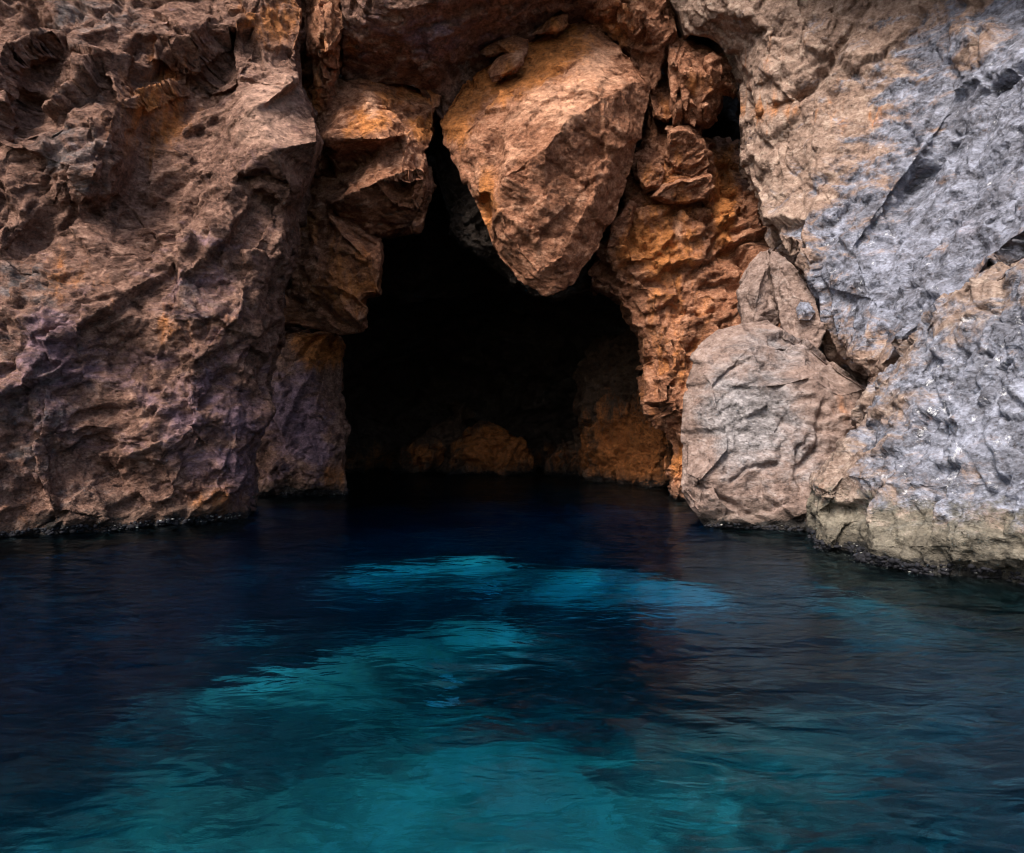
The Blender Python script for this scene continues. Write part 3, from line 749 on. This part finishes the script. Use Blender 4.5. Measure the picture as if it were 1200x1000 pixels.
B = [(870, 377, 20.8), (900, 372, 21), (945, 395, 20.4), (985, 425, 20), (1024, 450, 19.6), (1045, 480, 19.4), (1020, 560, 19), (1010, 700, 19), (1000, 820, 19), (860, 820, 20.5),
     (855, 720, 20.5), (838, 645, 20.2), (812, 604, 19.9), (793, 578, 20.2), (795, 550, 20.3), (798, 500, 20.5), (801, 450, 20.7), (814, 415, 20.8), (842, 388, 20.8)]
I = [(880, 405, 19.8), (830, 450, 19.6), (900, 450, 19.2), (950, 440, 19.2), (990, 460, 19.3), (850, 520, 19.3), (920, 520, 18.9), (960, 520, 18.9), (815, 560, 19.3),
     (870, 560, 19.0), (850, 600, 19.1), (920, 600, 18.9), (960, 600, 18.8), (900, 624, 19.1), (980, 490, 19.0), (900, 700, 19.4)]
bould = rock('boulder', B, I, 'boulder', 'big rounded pinkish grey boulder standing in the water at the cave mouth', 'boulder', back=2.5, shrink=.9, seed=37, bed=(20, 0), amp=.30, sizes=(2.0, .9, .4), voxel=.045, sm=1,
     carve=[([(805, 568), (840, 585), (880, 605), (895, 612)], 4, .2), ([(845, 415), (880, 430), (900, 425)], 3, .12), ([(862, 565), (880, 548), (915, 545)], 3, .12), ([(940, 520), (942, 580)], 2.5, .1), ([(975, 470), (965, 520), (945, 550)], 5, .18)],
     spots=[('G', 880, 470, 70, 60, .7), ('G', 920, 400, 60, 30, .4), ('O', 985, 480, 25, 30, .4), ('W', 870, 600, 80, 30, .35), ('G', 900, 540, 90, 60, .45)])

B = [(1022, 447, 16.8), (1040, 428, 16.8), (1075, 378, 16.2), (1108, 346, 15.6), (1135, 330, 15.1), (1160, 316, 14.7), (1200, 288, 13.9), (1330, 200, 12.8), (1480, 120, 12.0), (1480, 960, 10),
     (1200, 900, 12), (1003, 840, 14.6), (950, 800, 16.2), (949, 645, 16.3), (951, 600, 16.6), (955, 562, 16.8), (985, 524, 17), (1010, 507, 17), (1012, 475, 17)]
I = [(1003, 660, 14.7), (1008, 600, 14.8), (1008, 560, 15.1), (1003, 540, 15.7), (965, 580, 16), (970, 640, 15.8), (988, 650, 15.9), (982, 556, 16.1), (998, 600, 15.9),
     (1030, 560, 14.7), (1040, 500, 15.5), (1060, 450, 15.7), (1020, 640, 14.3), (1100, 640, 13.3), (1100, 668, 13.4), (1200, 660, 12.2), (1200, 686, 12.5), (1100, 560, 13.7),
     (1150, 600, 12.9), (1200, 560, 12.4), (1100, 480, 14.5), (1120, 420, 14.9), (1200, 450, 13.1), (1170, 370, 14.1), (1200, 340, 13.4), (1300, 300, 12.2), (1300, 500, 11.4),
     (1300, 700, 11.1), (1150, 520, 13.2), (1400, 500, 10.6)]
rf = rock('shore_rock', B, I, 'shore', 'whitish crusted shore rock with an olive tide band below the grey cliff', 'rock', back=3.0, seed=41, bed=(-40, 0), amp=.7, sizes=(1.3, .55, .24), voxel=.042,
     carve=[([(1085, 430), (1095, 480), (1090, 530)], 3, .16), ([(1110, 600), (1150, 575), (1175, 560)], 4, .2), ([(1020, 500), (1070, 500), (1095, 480)], 3, .14), ([(1008, 560), (1003, 620), (1002, 660)], 5, .3),
            ([(1130, 640), (1128, 680)], 4, .12), ([(1160, 450), (1200, 480)], 4, .15)],
     spots=[('G', 1130, 450, 120, 100, .75), ('G', 1080, 560, 80, 60, .55), ('G', 1200, 560, 60, 80, .6), ('G', 1350, 400, 150, 300, .8), ('O', 970, 600, 25, 50, .25), ('O', 1090, 490, 15, 10, .5)])

# stones of the arch behind the hanging boulder, and rocks inside the cave
B = [(500, 110, 28.2), (725, 80, 28), (725, 322, 28.5), (692, 346, 28.8), (650, 352, 28.6), (620, 347, 28.5), (585, 324, 28.6), (565, 302, 28.4), (545, 292, 28.3), (528, 272, 28.5),
     (522, 240, 28.8), (508, 200, 29)]
I = [(550, 250, 27.6), (600, 300, 27.8), (650, 320, 27.9), (560, 280, 27.7), (690, 300, 27.8), (600, 200, 27.5)]
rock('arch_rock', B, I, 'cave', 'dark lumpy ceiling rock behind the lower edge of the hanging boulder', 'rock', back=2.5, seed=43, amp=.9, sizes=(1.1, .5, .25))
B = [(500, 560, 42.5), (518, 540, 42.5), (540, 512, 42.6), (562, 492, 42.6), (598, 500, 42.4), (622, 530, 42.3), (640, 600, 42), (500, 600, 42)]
rock('cave_boulder', B, [(570, 520, 40.8), (600, 510, 41), (545, 530, 41.2), (580, 553, 40.6)], 'rust', 'orange brown boulder with a painted faint glow at the back of the cave', 'boulder', back=2, seed=45, amp=1.3, voxel=.08, spots=[('O', 585, 525, 60, 38, .95)])  # warm entrance light painted on as an orange spot
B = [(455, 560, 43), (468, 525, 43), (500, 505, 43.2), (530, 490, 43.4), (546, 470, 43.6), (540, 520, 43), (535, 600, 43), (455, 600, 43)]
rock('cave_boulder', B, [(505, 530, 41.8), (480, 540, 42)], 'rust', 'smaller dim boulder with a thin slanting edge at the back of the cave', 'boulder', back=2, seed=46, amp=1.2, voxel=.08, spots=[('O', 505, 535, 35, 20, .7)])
rock('cave_boulder', [(632, 560, 41), (640, 530, 41), (660, 512, 41.2), (684, 520, 41), (690, 600, 40.5), (630, 600, 41)], [(660, 535, 40), (668, 552, 39.8)], 'rust', 'low dark boulder between the orange cave boulder and the inner cave wall', 'boulder', back=1.5, seed=48, amp=1.0, voxel=.08, spots=[('O', 662, 540, 30, 20, .5)])
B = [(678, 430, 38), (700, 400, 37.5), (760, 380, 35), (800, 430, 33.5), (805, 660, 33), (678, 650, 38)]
rock('cave_wall_rock', B, [(690, 500, 36.2), (730, 480, 34.6), (770, 520, 32.6), (720, 560, 34.8), (760, 575, 32.8)], 'rust', 'brown inner wall of the cave, warm light painted on, behind the rust coloured buttress', 'rock', back=2, seed=47, amp=1.4, voxel=.07,
     spots=[('O', 740, 530, 70, 70, .9)])  # entrance light on the wall, painted as orange

# ------------------------------------------------------------------ barnacles and mussels along the water line
m, nt, N, L, P = new_mat('barnacle_crust')
b = NB(nt)
a = N.new('ShaderNodeAttribute'); a.attribute_name = 'shell'
L.new(b.ramp(a.outputs['Fac'], [(.0, (.008, .008, .010)), (.62, (.020, .020, .025)), (.72, (.12, .12, .11)), (1., (.36, .36, .34))]), P.inputs['Base Color'])
P.inputs['Roughness'].default_value = .85; P.inputs['Specular IOR Level'].default_value = .15
def barnacles(o, n, seed, lo=-.04, hi=.16, frac=.3, xr=(-99, 99)):
    rng = np.random.default_rng(seed)
    Vv = get_v(o.data); Nv = get_n(o.data)
    zz = Vv[:, 2] + .09 * perlin(Vv * 1.1, seed)
    ok = np.where((zz > lo) & (zz < hi) & (Nv[:, 1] < .25) & (Vv[:, 0] > xr[0]) & (Vv[:, 0] < xr[1]) & (perlin(Vv * .6, seed + 1) > -.22))[0]
    if not len(ok): return
    ok = rng.choice(ok, n)
    bm = bmesh.new(); bmesh.ops.create_icosphere(bm, subdivisions=1, radius=1)
    bm.verts.ensure_lookup_table()
    uv = np.array([v.co[:] for v in bm.verts]); uf = np.array([[v.index for v in f.verts] for f in bm.faces]); bm.free()
    r = (rng.uniform(.10, 1.0, n) ** 2 * .055 + .008).reshape(-1)[:, None] * np.stack([rng.uniform(.7, 1.8, n), rng.uniform(.6, 1.2, n), rng.uniform(.5, 1.1, n)], 1)
    sh = np.where(rng.random(n) < frac, rng.uniform(.68, 1, n), rng.uniform(0, .6, n))
    r = r * np.where(sh > .65, .6, 1.0)[:, None]
    W = Vv[ok][:, None, :] + uv[None] * r[:, None, :] * rng.uniform(.75, 1.2, (n, len(uv), 1))
    Fq = (uf[None] + (np.arange(n) * len(uv))[:, None, None]).reshape(-1, 3)
    me = quad_mesh('barnacle_crust', W.reshape(-1, 3), Fq)
    at_ = me.attributes.new('shell', 'FLOAT', 'POINT'); at_.data.foreach_set('value', np.repeat(sh, len(uv)).astype(np.float32))
    link('barnacle_crust', me, m, o, kind='stuff')
barnacles(left_cliff, 500, 5, -.03, .14, .35, (-9.8, -6.4))
barnacles(left_cliff, 500, 15, -.03, .12, .04)
barnacles(rf, 1500, 6, -.04, .15, .05)
barnacles(bould, 500, 7, -.03, .10, .06)
barnacles(pillar, 400, 8, -.03, .14, .15)

# ------------------------------------------------------------------ submerged boulders
def submerged(x, y, z, r, seed, label):
    me = remesh(ellipsoid((x, y, z), r), .09, 2)
    weather(me, amp=1.5, sizes=(1.1, .6, .3), seed=seed); paint(me, (0, 0, 0, .12)); smooth(me)
    return link('submerged_boulder', me, M['bed'], None, label, 'boulder')
submerged(-3.0, 18.0, -4.6, (1.0, .6, 1.0), 61, 'faint pale submerged boulder below the inner pillar')
submerged(-.8, 18.4, -4.5, (1.1, .6, 1.2), 62, 'bright blue looking submerged boulder in the shadow of the cave mouth')
submerged(2.1, 17.6, -4.4, (1.1, .6, 1.2), 63, 'turquoise submerged boulder beside the rounded boulder')
submerged(-.6, 13.0, -4.6, (1.2, .7, 1.3), 64, 'broad pale submerged boulder amid the dark cave reflection')
submerged(-2.2, 11.2, -4.2, (1.8, .6, 1.3), 65, 'long pale submerged slab at the edge of the dark blue water')
print('TRIS', TRIS)
